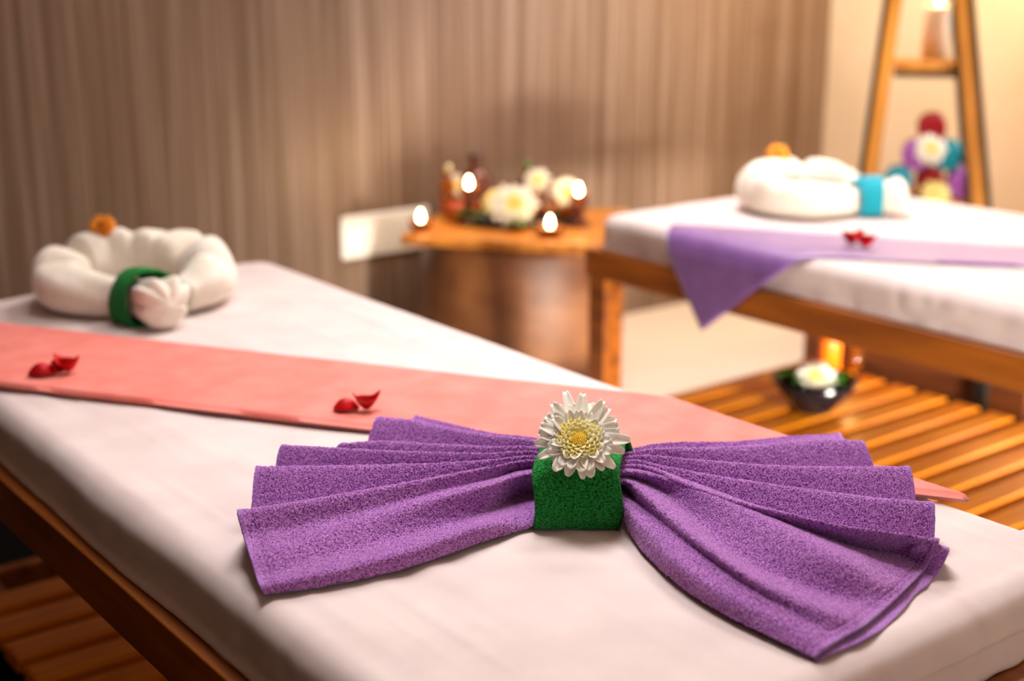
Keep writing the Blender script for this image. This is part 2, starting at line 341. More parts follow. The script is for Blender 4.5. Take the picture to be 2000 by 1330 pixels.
# ------------------------------------------------------------------ purple fanned towel
def terry(P, amp=.0006, up=True):
    N = normals(P)
    if up and N[..., 2].mean() < 0: N = -N
    f = noise3(P + 5, .0016) * amp + noise3(P + 9, .0045) * amp * .5
    return P + N * (f + nr.normal(0, amp * .28, f.shape))[..., None], N
def on_runner(P):
    q = P[..., :2] - run1[3]; e = run1[2] - run1[3]; e = e / np.linalg.norm(e); dist = q[..., 1] * e[0] - q[..., 0] * e[1]
    return np.clip(dist / .012 + .8, 0, 1)
def fan(curves, inward, edge, nu=430, step=.0013):
    """curves: list of (kind, [(px, py, height)...]) from the front edge to the back; outer end first"""
    C = []
    for kind, pts in curves:
        if kind == 'v': C.append(None); continue
        w_ = [at_z(px, py, T + h) for px, py, h in pts]
        last = w_[-1].copy(); tgt = at_z(1124, 1041, T) + HD * .056 + UPW * .034 + RT * .011; nxt = last + inward * .016; nxt = nxt + ((tgt - nxt) * [.22, .22, .12]); nx2 = tgt + (nxt - tgt) * [.55, .55, .8]; w_ += [nxt, nx2]
        C.append(spline(w_, nu))
    u = np.linspace(0, 1, nu)
    for i, c in enumerate(C):
        if c is None:
            mid = (C[i - 1] + C[i + 1]) / 2; h = np.minimum(C[i - 1][:, 2], C[i + 1][:, 2]) - T
            mid[:, 2] = T + .007 + np.maximum(h - .007, 0) * np.clip(u * 1.05, 0, 1) ** 1.3 * .80; C[i] = mid
    C = np.array(C); rows = []
    for i in range(len(C) - 1):
        L = np.linalg.norm(C[i + 1] - C[i], axis=1).max(); n = max(6, int(L / step))
        a0, a1 = C[max(i - 1, 0)], C[min(i + 2, len(C) - 1)]
        m0 = (C[i + 1] - a0) * .5 * .8; m1 = (a1 - C[i]) * .5 * .8
        for t in np.linspace(0, 1, n, endpoint=i == len(C) - 2):
            rows.append((2 * t**3 - 3 * t**2 + 1) * C[i] + (t**3 - 2 * t**2 + t) * m0 + (-2 * t**3 + 3 * t**2) * C[i + 1] + (t**3 - t**2) * m1)
    P = np.array(rows).transpose(1, 0, 2)          # u first
    P[..., 2] = np.maximum(P[..., 2], T + .0062 + .0115 * on_runner(P))
    return P
LEFT = [
 ('c', [(514, 1161, .0062), (640, 1143, .0062), (800, 1106, .0062), (940, 1058, .0065), (1046, 1026, .0065)]),
 ('c', [(507, 1146, .013), (640, 1118, .018), (800, 1075, .022), (940, 1028, .022), (1046, 1006, .012)]),
 ('c', [(500, 1128, .014), (640, 1090, .018), (800, 1045, .018), (940, 1003, .016), (1046, 962, .016)]),
 ('c', [(490, 1095, .024), (600, 1062, .028), (720, 1020, .034), (850, 978, .040), (960, 948, .043), (1046, 926, .043)]),
 ('c', [(476, 1050, .034), (600, 1024, .035), (720, 996, .037), (850, 962, .040), (960, 936, .040), (1046, 914, .040)]),
 ('c', [(463, 999, .052), (560, 985, .053), (700, 961, .053), (850, 934, .053), (960, 913, .053), (1046, 901, .052)]),
 ('v', 0),
 ('c', [(500, 914, .052), (600, 913, .053), (700, 911, .053), (850, 907, .053), (960, 900, .054), (1048, 893, .054)]),
 ('v', 0),
 ('c', [(551, 871, .050), (640, 876, .052), (800, 884, .054), (950, 887, .055), (1052, 885, .056)]),
 ('v', 0),
 ('c', [(665, 868, .044), (730, 864, .047), (850, 869, .052), (950, 874, .055), (1058, 877, .058)]),
 ('v', 0),
 ('c', [(737, 816, .050), (800, 822, .051), (880, 838, .054), (960, 852, .056), (1065, 866, .060)]),
 ('v', 0),
 ('c', [(812, 812, .022), (880, 828, .028), (960, 846, .036), (1068, 862, .048)]),
]
RIGHT = [
 ('c', [(1592, 1285, .0062), (1500, 1241, .0062), (1400, 1190, .0062), (1320, 1136, .0065), (1262, 1082, .007), (1226, 1030, .009), (1212, 1000, .012)]),
 ('c', [(1612, 1268, .012), (1500, 1208, .018), (1400, 1155, .022), (1320, 1098, .026), (1262, 1036, .028), (1222, 990, .030), (1210, 972, .030)]),
 ('c', [(1645, 1248, .012), (1560, 1205, .020), (1480, 1160, .026), (1400, 1105, .030), (1320, 1045, .033), (1268, 1000, .030), (1225, 962, .026), (1212, 950, .026)]),
 ('c', [(1684, 1226, .012), (1625, 1199, .024), (1562, 1174, .030), (1480, 1135, .036), (1400, 1083, .040), (1320, 1020, .043), (1260, 968, .045), (1218, 940, .046)]),
 ('c', [(1722, 1196, .008), (1695, 1186, .010), (1600, 1158, .014), (1500, 1120, .018), (1415, 1066, .024), (1330, 990, .032), (1265, 945, .038), (1222, 932, .040)]),
 ('c', [(1768, 1152, .010), (1720, 1140, .020), (1650, 1096, .038), (1560, 1050, .044), (1480, 1010, .047), (1400, 974, .050), (1310, 938, .052), (1226, 922, .054)]),
 ('c', [(1806, 1112, .008), (1770, 1092, .010), (1680, 1066, .012), (1560, 1024, .020), (1450, 980, .030), (1340, 935, .040), (1230, 914, .048)]),
 ('c', [(1834, 1056, .036), (1750, 1043, .044), (1650, 1030, .048), (1550, 1008, .050), (1450, 984, .051), (1350, 950, .053), (1234, 910, .056)]),
 ('v', 0),
 ('c', [(1824, 984, .046), (1720, 976, .050), (1600, 961, .051), (1500, 947, .053), (1400, 932, .055), (1300, 913, .056), (1238, 901, .057)]),
 ('v', 0),
 ('c', [(1776, 914, .048), (1700, 914, .050), (1600, 914, .051), (1500, 911, .053), (1350, 899, .057), (1241, 892, .059)]),
 ('v', 0),
 ('c', [(1686, 864, .046), (1600, 861, .050), (1500, 870, .052), (1400, 876, .055), (1246, 882, .061)]),
 ('v', 0),
 ('c', [(1640, 850, .016), (1560, 852, .020), (1450, 862, .030), (1248, 874, .050)]),
]
bowc = at_z(1125, 1000, T)
towel = thing('hand_towel', 'purple terry hand towel pleated into a bow shape on the near bed', 'towel', (bowc[0], bowc[1], T))
for curves, inward in ((LEFT, RT), (RIGHT, -RT)):
    P = fan(curves, inward, 0)
    e = np.linspace(0, 1, P.shape[0]); dist = np.r_[0, np.cumsum(np.linalg.norm(np.diff(P.mean(1), axis=0), axis=1))]
    N0 = normals(P); N0 = N0 if N0[..., 2].mean() > 0 else -N0
    grove = -.0012 * np.exp(-((dist - .011) / .0018) ** 2)
    P = P + N0 * grove[:, None, None]
    P2, N = terry(P)
    P2[..., 2] = np.maximum(P2[..., 2], T + .0058 + .0115 * on_runner(P2))
    k = int(np.searchsorted(dist, .0042))
    mb = MB(); mb.grid(P2[k:]); o = mb.build('pleated_fan', M['purple'], towel)
    s = o.modifiers.new('thickness', 'SOLIDIFY'); s.thickness = .0032; s.offset = 0
    hm = P[:k + 1] + N0[:k + 1] * .0004
    hm, _ = terry(hm, .00025)
    mb = MB(); mb.grid(hm); o = mb.build('hem', M['purple_hem'], towel, label='flat woven purple hem')
    s = o.modifiers.new('thickness', 'SOLIDIFY'); s.thickness = .0036; s.offset = 0
    if curves is RIGHT:                                   # second layer of the doubled cloth peeping out under the hem
        nv = P.shape[1]; kk = int(nv * .60); outv = (P[0] - P[14]); outv[:, 2] = 0; outv /= np.linalg.norm(outv, axis=1)[:, None] + 1e-9
        ty = np.linspace(0, 1, nv); wd = .011 * np.clip(ty / .12, 0, 1) * np.clip((.56 - ty) / .08, 0, 1)
        rows = []
        for t in np.linspace(-2.2, 1, 26):
            q = P[0] + outv * (wd * t)[:, None]; q[:, 2] = np.maximum(P[0][:, 2] - .0052 - .010 * ty * max(t, 0), T + .0028); rows.append(q)
        G = np.array(rows)[:, :int(nv * .52)]
        G, _ = terry(G, .0002)
        mb = MB(); mb.grid(G); o = mb.build('under_layer', M['purple_hem'], towel)
        s = o.modifiers.new('thickness', 'SOLIDIFY'); s.thickness = .0022; s.offset = 0

# ------------------------------------------------------------------ green band
base = at_z(1124, 1041, T)
prof = [(.000, .0045), (-.004, .020), (.002, .045), (.012, .062), (.026, .070), (.060, .074), (.092, .073), (.106, .064), (.112, .040), (.112, .006), (.060, .0035)]
pr = np.array(prof + prof[:1]); pr = np.array(spline(pr, 260))[:-1]
ll = np.linspace(-.0475, .0475, 90)
def band_pt(s, z, l):
    zz = z + .006 * np.clip((l - .01) / .04, 0, 1) * np.clip((s - .07) / .03, 0, 1) * (z > .03)
    return base + HD * s + RT * (l * (1 + .0 * s) + .20 * s + .004 * np.sin(z * 60)) + UPW * zz
G = np.array([[band_pt(s, z, l) for (s, z) in pr] for l in ll])
Ng = np.cross(np.gradient(G, axis=0), np.gradient(G, axis=1)); Ng /= np.linalg.norm(Ng, axis=2, keepdims=True) + 1e-9
ctr = G.mean((0, 1)); 
if ((G - ctr) * Ng).sum(2).mean() < 0: Ng = -Ng
edge_round = -.0035 * np.exp(-(.0475 - np.abs(ll)) / .0022)
f = noise3(G * [1, 1, 1.3] + 3, .0017) * .0007 + noise3(G + 1, .012) * .0008 + edge_round[:, None]
G2 = G + Ng * f[..., None]
G2[..., 2] = np.maximum(G2[..., 2], T + .003)
mb = MB(); mb.grid(G2, close_v=True); bo = mb.build('towel_band', M['green'])
s = bo.modifiers.new('thickness', 'SOLIDIFY'); s.thickness = .004; s.offset = -1
tag(bo, 'dark green terry band wrapped round the middle of the purple towel bow', 'towel band')

# ------------------------------------------------------------------ flowers
def frame_of(n):
    n = np.array(n, float); n /= np.linalg.norm(n); s = np.cross([0, 0, 1], n)
    if np.linalg.norm(s) < 1e-3: s = np.array([1.0, 0, 0])
    s /= np.linalg.norm(s); return s, np.cross(n, s), n
def petal_grid(c, fr, ang, r0, L, W, lift, curl, twist=0, nu=13, nv=5, tip=.38):
    s, u, n = fr; dr = s * math.cos(ang) + u * math.sin(ang); sd = -s * math.sin(ang) + u * math.cos(ang)
    sd = sd * math.cos(twist) + n * math.sin(twist); P = np.zeros((nu, nv, 3))
    for i, t in enumerate(np.linspace(0, 1, nu)):
        wd = W * (math.sin(PI * min(t * .84 + .13, 1)) ** tip) * (.45 + .55 * min(1, t * 2.2))
        p = np.array(c) + dr * (r0 + L * t * math.cos(lift)) + n * (L * t * math.sin(lift) + curl * L * t * t)
        for j, q in enumerate(np.linspace(-1, 1, nv)):
            P[i, j] = p + sd * wd * .5 * q + n * (abs(q) ** 2 * W * .22)
    return P
def bloom(name, c, n, R, label, group=None, m_pet='petal_white', m_in='petal_cream', individual=False, cat='flower', rows=3, seed=1):
    rg = random.Random(seed); c = np.array(c, float); fr = frame_of(n)
    t = thing(name, label, cat, c, group); mb = MB(); i = 0
    spec = [(21, .92, .08, -.10), (19, .78, .26, -.08), (15, .58, .50, -.08)][:rows]
    for ri, (cnt, ln, lift, curl) in enumerate(spec):
        for k in range(cnt):
            a = 2 * PI * (k + .5 * (ri % 2)) / cnt + rg.uniform(-.09, .09); L = R * ln * rg.uniform(.80, 1.12)
            if individual: L *= 1 + .16 * math.sin(a - .1) + .05 * math.cos(a)
            P = petal_grid(c - fr[2] * R * .02 * ri, fr, a, R * .10, L, R * rg.uniform(.25, .33), lift + rg.uniform(-.08, .08), curl, rg.uniform(-.3, .3))
            if individual:
                m1 = MB(); m1.grid(P); o = m1.build('petal', M[m_pet], t); s_ = o.modifiers.new('thickness', 'SOLIDIFY'); s_.thickness = .0007
            else: mb.grid(P)
    if not individual:
        o = mb.build('petals', M[m_pet], t); s_ = o.modifiers.new('thickness', 'SOLIDIFY'); s_.thickness = R * .03
    inner = MB()
    for k in range(64):
        a = k * 2.39996; q = math.sqrt(k / 64)
        inner.grid(petal_grid(c + fr[2] * R * .06, fr, a, R * .08 + R * .14 * q, R * (.12 + .22 * q), R * (.10 + .10 * q), 0.95 - .6 * q, -.1, nu=5, nv=3))
    o = inner.build('inner_petals', M[m_in], t); s_ = o.modifiers.new('thickness', 'SOLIDIFY'); s_.thickness = R * .02
    cm = MB(); cm.lathe([(0, .0), (R * .17, .0), (R * .19, R * .08), (R * .15, R * .15), (R * .06, R * .17), (0, R * .165)], c, 24, fr[2])
    for k in range(60):
        a = k * 2.39996; q = R * .19 * math.sqrt(k / 60)
        p = c + fr[0] * q * math.cos(a) + fr[1] * q * math.sin(a) + fr[2] * (R * .18 - q * .25)
        cm.lathe([(0, -R * .02), (R * .016, 0), (R * .014, R * .03), (0, R * .045)], p, 6, fr[2])
    cm.build('flower_centre', M['floret'], t)
    return t
toCam = -FW
hero_c = at_d(1132, 862, 1.475) 
hn = toCam * .78 + UPW * .60 - RT * .08
bloom('chrysanthemum', hero_c, hn, .050, 'creamy white chrysanthemum with yellow centre on the dark green towel band', individual=True, seed=5)
def marigold(c, n, R, label):
    t = thing('marigold', label, 'flower', c); fr = frame_of(n); mb = MB(); rg = random.Random(3)
    for ri, (cnt, ln, lift) in enumerate([(16, 1, .0), (15, .95, .35), (13, .8, .7), (11, .6, 1.0), (8, .4, 1.3)]):
        for k in range(cnt):
            mb.grid(petal_grid(c, fr, 2 * PI * (k + .5 * (ri % 2)) / cnt, R * .05, R * ln * rg.uniform(.85, 1.05), R * .45, lift, -.1, rg.uniform(-.3, .3), nu=6, nv=4, tip=.3))
    o = mb.build('petals', M['orange_flower'], t); s_ = o.modifiers.new('thickness', 'SOLIDIFY'); s_.thickness = R * .04
    MB().lathe([(0, R * .3), (R * .2, R * .35), (R * .16, R * .62), (0, R * .7)], c, 16, fr[2]).build('flower_centre', M['brown_centre'], t)

# ------------------------------------------------------------------ white rolled towels with banded ends
def towel_wreath(px, py, rot, sc, band_mat, label, band_label, mar_off, mar_label, mar_R, cf=1.0):
    c0 = at_z(px, py, T); ca, sa = math.cos(rot), math.sin(rot)
    def W(x, y, z): 
        x, y = x * ca - y * sa, x * sa + y * ca
        return np.array([c0[0], c0[1], T]) + RT * x * sc + HD * y * sc + UPW * z * sc
    t = thing('rolled_towel', label, 'towel', (c0[0], c0[1], T))
    path = [(.098, -.172), (.074, -.146), (.046, -.120), (.014, -.100), (-.04, -.086), (-.098, -.064), (-.128, -.010), (-.118, .070), (-.06, .120), (.02, .132), (.09, .105), (.128, .045), (.132, -.015), (.105, -.060)]
    rad = [.046, .040, .031, .034, .038, .046, .050, .052, .055, .056, .054, .052, .046, .030]
    n = 420; pp = spline([(x, y, 0) for x, y in path], n); d0 = np.r_[0, np.cumsum(np.linalg.norm(np.diff(np.array(path), axis=0), axis=1))]; d0 /= d0[-1]
    rr = np.interp(np.linspace(0, 1, n), d0, rad); rr = np.convolve(np.pad(rr, 12, 'edge'), np.ones(25) / 25, 'valid')
    tt = np.linspace(0, 1, n)
    cre = np.zeros(n)
    for p_, dp, wd in ((.36, .20, .020), (.455, .40, .017), (.54, .05, .014), (.61, .08, .016), (.68, .05, .014), (.77, .40, .017), (.90, .10, .018)): cre += dp * np.exp(-((tt - p_) / wd) ** 2)
    nf = 96; ph = np.linspace(0, 2 * PI, nf, endpoint=False); Tn = np.gradient(pp, axis=0); Tn /= np.linalg.norm(Tn, axis=1)[:, None]
    G = np.zeros((n, nf, 3)); k0 = int(np.interp(.112, np.linspace(0, 1, n), np.arange(n)))
    for i in range(n):
        sd = np.array([Tn[i][1], -Tn[i][0]])
        for j in range(nf):
            cphi, sphi = math.cos(ph[j]), math.sin(ph[j]); r = rr[i]
            vis = .55 + .45 * sphi
            r *= 1 - cre[i] * vis * cf
            r *= 1 + .05 * math.sin(3 * ph[j] + 6 * tt[i] * 3) 
            if tt[i] < .09: r *= 1 + .22 * (abs(math.sin(ph[j] * 4 + .4)) - .5) * (1 - tt[i] / .09)
            hh = 1.0 + .10 * np.exp(-((tt[i] - .62) / .2) ** 2)
            rad_h = np.sign(cphi) * abs(cphi) ** .9 * r * .95; z = r * .92 * hh * (1 + np.sign(sphi) * abs(sphi) ** .9) + .004
            if tt[i] < .12: z += (.045 - rr[i]) * .75
            G[i, j] = W(pp[i][0] + sd[0] * rad_h, pp[i][1] + sd[1] * rad_h, max(z, .004))
    def close(G, i0, i1):                                # round the ends off with a few shrinking rings
        out = [G[i] for i in range(i0, i1)]
        def ring(a, b, outw):
            c = a.mean(0); dr = c - b.mean(0); dr /= np.linalg.norm(dr) + 1e-9; L = np.linalg.norm(a - c, axis=1).mean(); R_ = []
            for q in (.25, .5, .75, .92, 1.0):
                R_.append(c + (a - c) * math.sqrt(max(1 - q * q, 0.0)) * 1.0 + dr * L * outw * q)
            return R_
        a = ring(out[0], out[6], .55); bq = ring(out[-1], out[-7], .4)
        return np.array(a[::-1] + out + bq)
    mb = MB(); G3 = close(G, 0, n); G3[..., 2] = np.maximum(G3[..., 2], T + .0035); mb.grid(G3, close_v=True, cap0=True, cap1=True)
    mb.build('towel_roll', M['white_towel'], t)
    # band: a fabric tube round the narrow neck
    mb = MB(); i0, i1 = int(.050 * n), int(.135 * n); rows = []
    for q in np.linspace(0, 1, 15):
        i = int(i0 + (i1 - i0) * q); c = G[i].mean(0); row = c + (G[i] - c) * (1.0 + .30 * math.sin(PI * min(max(q, .06), .94)) ** .6 + .02)
        L = np.linalg.norm(row - c, axis=1, keepdims=True); row = c + (row - c) / L * (L * .35 + L.mean() * .65 * (1.26 + .10 * q)); rows.append(row)
    R3 = np.array(rows); R3[..., 2] = np.maximum(R3[..., 2], T + .003)
    mb.grid(R3, close_v=True); bo = mb.build('towel_band', band_mat, t, label=band_label); s_ = bo.modifiers.new('thickness', 'SOLIDIFY'); s_.thickness = .004 * sc; s_.offset = 1
    x, y, z = mar_off; marigold(W(x, y, z), toCam * .8 + UPW * .5, mar_R, mar_label)
towel_wreath(262, 596, 0.0, 1.0, M['green'], 'white towel rolled into a ring at the head of the near bed', 'dark green band',
             (-.078, .108, .119), 'orange marigold on top of the rolled white towel on the near bed', .026)
towel_wreath(1586, 412, .72, 1.0, M['teal'], 'white towel rolled into a ring on the far bed near the ladder shelf', 'teal band',
             (.025, .132, .121), 'orange marigold on top of the rolled white towel on the far bed', .028, .4)

# ------------------------------------------------------------------ rose petals
def rose_petal(px, py, dz, size, yaw, tilt, cup, label, group, surf_z):
    c = at_z(px, py, surf_z + .004); ca, sa = math.cos(yaw), math.sin(yaw); rows = []
    for r in np.linspace(.04, 1, 11):
        row = []
        for th in np.linspace(0, 2 * PI, 36, endpoint=False):
            k = 1 + .06 * math.sin(3 * th + yaw) + (.16 * abs(math.cos(th)) ** 5 if cup > 0 else .10 * math.cos(th) ** 2)
            x, y = size * r * k * math.cos(th), size * r * k * .80 * math.sin(th)
            z = (size * r * r * (.95 + .60 * abs(math.cos(th)) ** 6) if cup > 0 else -.85 * size * r ** 2.4) + .03 * size * math.sin(th * 4) * r ** 3
            y2 = y * math.cos(tilt) - z * math.sin(tilt); z2 = y * math.sin(tilt) + z * math.cos(tilt)
            row.append(c + RT * (x * ca - y2 * sa) + HD * (x * sa + y2 * ca) + UPW * z2)
        rows.append(row)
    P = np.array(rows); P[..., 2] += surf_z + .0012 - P[..., 2].min()
    mb = MB(); mb.grid(P, close_v=True, cap0=True); o = mb.build('rose_petal', M['rose']); s_ = o.modifiers.new('thickness', 'SOLIDIFY'); s_.thickness = .0008
    tag(o, label, 'petal', group)
ZR = T + .0150
G_ = 'rose petals scattered on the peach runner'
rose_petal(82, 727, 0, .0185, .2, -.06, -.9, 'dark red rose petal lying domed, leftmost on the peach runner', G_, ZR)
rose_petal(108, 722, 0, .014, 1.0, .8, .7, 'bright red rose petal standing up between two darker petals at the left', G_, ZR)
rose_petal(134, 722, 0, .0175, -.3, .15, 1.0, 'red rose petal at the right of the left cluster on the peach runner', G_, ZR)
rose_petal(676, 795, 0, .0165, .1, -.06, -.95, 'red rose petal lying domed beside the upright one, nearer the purple towel', G_, ZR)
rose_petal(716, 795, 0, .0165, .3, .10, 1.15, 'cupped bright red rose petal with raised tips, just behind the purple towel', G_, ZR)
Z2 = T + .010
rose_petal(1660, 474, 0, .022, .4, .3, .6, 'left of the red petals lying on the lilac runner', 'rose petals on the lilac runner', Z2)
rose_petal(1692, 480, 0, .022, -.6, .35, .5, 'right of the red petals lying on the lilac runner', 'rose petals on the lilac runner', Z2)

# ------------------------------------------------------------------ power outlet
def wall_at(x, y): 
    d = FW + RT * ((x - CX) / FPX) + CU * ((CY - y) / FPX); return CAM + d * (WY / d[1])
q = wall_at(664, 466)
ol = thing('power_outlet', 'white plastic double wall outlet low on the brown wall beside the barrel', 'power outlet', (q[0] + .15, WY - .0005, q[2]))
MB().box((q[0], WY - .012, q[2] - .066), (q[0] + .32, WY - .0005, q[2] + .066)).build('cover_plate', M['plastic'], ol, smooth=False, bevel=.010)
for gx in (.025, .17):
    f_ = MB().box((q[0] + gx, WY - .0145, q[2] - .045), (q[0] + gx + .125, WY - .012, q[2] + .045)).build('socket_face', M['plastic'], ol, smooth=False, bevel=.002)
    for hx, hz in ((.03, .016), (.03, -.016), (.06, 0)):
        MB().box((q[0] + gx + hx, WY - .0148, q[2] + hz - .005), (q[0] + gx + hx + .003, WY - .0144, q[2] + hz + .005)).build('pin_hole', M['socket'], f_, smooth=False)

# ------------------------------------------------------------------ barrel table
BC = np.array([2.45, 3.13]); ZT = .50
bt = thing('barrel_table', 'brown wooden barrel side table between the beds with a square top', 'side table', (BC[0], BC[1], 0))
MB().lathe([(.262, .0), (.285, .05), (.305, .16), (.308, .25), (.300, .36), (.286, .44), (.278, .472)], (BC[0], BC[1], 0), 64).build('barrel_body', M['barrel'], bt)
e1 = np.array([math.sin(math.radians(38)) * -1, math.cos(math.radians(38))]); e2 = np.array([e1[1], -e1[0]])
def slab(c, z0, z1, hx, hy):
    m_ = MB(); c3 = np.array([c[0], c[1], 0]); a3 = np.r_[e2 * hx, 0]; b3 = np.r_[e1 * hy, 0]
    return m_.quad_bar(c3 + [0, 0, z0], c3 + [0, 0, z1], a3, a3, b3)
slab(BC, .473, ZT, .285, .275).build('table_top', M['tabletop'], bt, smooth=False, bevel=.006)

def tealight(p, label, holder, R=.030, group='lit tealights on the barrel table', h=.03, power=0.6):
    t = thing('tealight', label, 'candle', p, group); p = np.array(p)
    MB().lathe([(R * .55, 0), (R * .85, h * .3), (R, h), (R * .93, h), (R * .78, h * .35), (0, h * .30)], p, 32).build('holder', M[holder], t)
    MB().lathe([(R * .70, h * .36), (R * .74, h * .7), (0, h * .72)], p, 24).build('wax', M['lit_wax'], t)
    MB().lathe([(.0012, h * .7), (.0012, h * .7 + .008)], p, 8).build('wick', M['wick'], t)
    MB().lathe([(0, 0), (.006, .003), (.008, .010), (.006, .021), (.0018, .031), (0, .034)], p + [0, 0, h * .72 + .004], 16).build('flame', M['flame'], t)
    point('tealight_glow', p + [0, 0, h * .72 + .05], power, (1.0, .62, .24), .012)
def on_top(x, y, z=ZT): return at_z(x, y, z)
def lift_box(x, y, dep): return at_d(x, y, dep)
tealight(on_top(822, 450), 'lit tealight on the left corner of the barrel table', 'amber', R=.034)
tealight(on_top(1074, 462), 'lit tealight at the front edge of the barrel table before the white flowers', 'amber', R=.040)
def pedestal(p, z1, label, r=.035):
    t = MB().lathe([(r, 0), (r * .9, .01), (r * .45, .02), (r * .4, z1 - .015), (r * .95, z1 - .004), (r * .95, z1), (0, z1)], p, 32).build('candle_stand', M['amber_dark'])
    tag(t, label, 'candle stand'); return t
for (x, y, dep, lab, plab) in ((916, 384, 3.98, 'raised lit tealight at the left in front of the dark oil bottle', 'dark stand carrying the raised left tealight on the barrel table'),
                         (1130, 398, 3.95, 'raised lit tealight at the right end of the barrel table by a white flower', 'dark stand carrying the raised right tealight on the barrel table')):
    p = at_d(x, y, dep); pedestal((p[0], p[1], ZT + .0005), p[2] - ZT - .001, plab)
    tealight(p, lab, 'amber', R=.030)
def bottle(p, h, r, m, cap, label):
    t = thing('oil_bottle', label, 'bottle', p, 'oil bottles on the barrel table')
    MB().lathe([(0, 0), (r * .95, 0), (r, .006), (r, h * .58), (r * .75, h * .68), (r * .34, h * .76), (r * .32, h * .88), (0, h * .88)], p, 32).build('glass_body', M[m], t)
    MB().lathe([(r * .42, h * .86), (r * .44, h * .88), (r * .44, h), (0, h)], p, 24).build('cap', M[cap], t)
def base_at(x, dep, z=ZT + .0005):
    y = 400
    for _ in range(40):
        p = at_d(x, y, dep); y += (p[2] - z) * 600
    return at_d(x, y, dep)
p = base_at(930, 4.16); bottle(p, .180, .048, 'amber_dark', 'cap', 'broad dark red brown oil bottle at the back left of the barrel table')
p = base_at(876, 4.14); bottle(p, .150, .024, 'amber', 'tin', 'slim amber bottle with pale cap leftmost on the barrel table')
p = base_at(1030, 4.22); bottle(p, .150, .022, 'amber_dark', 'leaf', 'narrow bottle with green neck behind the middle white flowers')
p = base_at(1092, 4.12); bottle(p, .110, .022, 'amber', 'leaf', 'short amber bottle with green cap at the right back of the barrel table')
# tray with leaf and flowers
tp = on_top(1015, 438); tr = thing('tray', 'dark oval tray in the middle of the barrel table holding flowers', 'tray', (tp[0], tp[1], ZT + .0005))
m_ = MB(); aa = np.linspace(0, 2 * PI, 48, endpoint=False); rows = []
for k, zz in ((0.0, .002), (.85, .002), (1.0, .022), (1.03, .022), (.9, .0), (0.0, .0)):
    rows.append([[tp[0], tp[1], ZT + .0008 + zz] + RT * .175 * k * math.cos(a_) + HD * .085 * k * math.sin(a_) for a_ in aa])
m_.grid(np.array(rows), close_v=True).build('tray_dish', M['bowl'], tr)
def leaf(p, dirv, L, W, label, lift=.25, group='green leaves on the barrel tray'):
    p = np.array(p, float); d3 = np.array(dirv, float); d3 /= np.linalg.norm(d3); sd = np.cross(d3, UPW); P = np.zeros((12, 5, 3))
    for i, t in enumerate(np.linspace(0, 1, 12)):
        for j, q_ in enumerate(np.linspace(-1, 1, 5)):
            P[i, j] = p + d3 * L * t + sd * W * .5 * q_ * math.sin(PI * (t * .94 + .04)) ** .8 + UPW * (L * lift * math.sin(t * 2.4) + .15 * W * abs(q_))
    m_ = MB(); m_.grid(P); o = m_.build('leaf', M['leaf']); s_ = o.modifiers.new('thickness', 'SOLIDIFY'); s_.thickness = .001
    tag(o, label, 'leaf', group)
zt = ZT + .014
leaf(on_top(950, 440) + [0, 0, .014], -RT - HD * .2, .09, .05, 'green leaf pointing left from the barrel tray')
leaf(on_top(1080, 432) + [0, 0, .014], RT - HD * .5, .11, .05, 'green leaf pointing right from the barrel tray', .35)
leaf(on_top(1000, 446) + [0, 0, .014], -HD + RT * .3, .09, .06, 'green leaf under the large white flower at the front of the tray', .1)
G_ = 'white flowers on the barrel table'
bloom('chrysanthemum', at_d(1004, 402, 3.93), toCam + UPW * .5, .068, 'largest white chrysanthemum in the middle of the barrel tray', G_, seed=2)
bloom('chrysanthemum', at_d(968, 396, 3.99), toCam + UPW * .5 - RT * .4, .042, 'small cream chrysanthemum left of the largest one on the barrel tray', G_, m_pet='petal_cream', seed=3)
bloom('chrysanthemum', at_d(1050, 354, 4.05), toCam + UPW * .4, .040, 'white chrysanthemum standing high beside the green necked bottle', G_, seed=4)
bloom('chrysanthemum', at_d(1108, 376, 4.02), toCam + UPW * .5 + RT * .2, .048, 'white chrysanthemum at the right end of the barrel table', G_, seed=6)
bloom('chrysanthemum', at_d(893, 362, 4.12), toCam + UPW * .5 - RT * .2, .038, 'white chrysanthemum at the left end of the barrel table', G_, seed=8)
# stems and cups carrying the raised flowers
for (x, y, dep, nm) in ((1050, 360, 4.06, 'behind the largest white flower'), (1108, 384, 4.035, 'under the right white flower'), (893, 368, 4.135, 'under the left white flower')):
    p = at_d(x, y, dep); h = p[2] - ZT - .012; b0 = (p[0], p[1], ZT + .0005)
    tag(MB().lathe([(.024, 0), (.030, .01), (.026, h * .6), (.017, h * .85), (.019, h), (.015, h), (.012, h * .8), (0, h * .5)], b0, 28).build('bud_vase', M['amber']), 'small amber glass bud vase ' + nm, 'vase', 'bud vases on the barrel table')
p = on_top(905, 428); bw = thing('clay_bowl', 'small orange clay bowl at the left of the barrel tray', 'bowl', (p[0], p[1], ZT + .0005))
MB().lathe([(0, .001), (.022, .001), (.042, .025), (.048, .045), (.044, .045), (.036, .025), (0, .010)], (p[0], p[1], ZT), 36).build('bowl_body', M['terracotta'], bw)

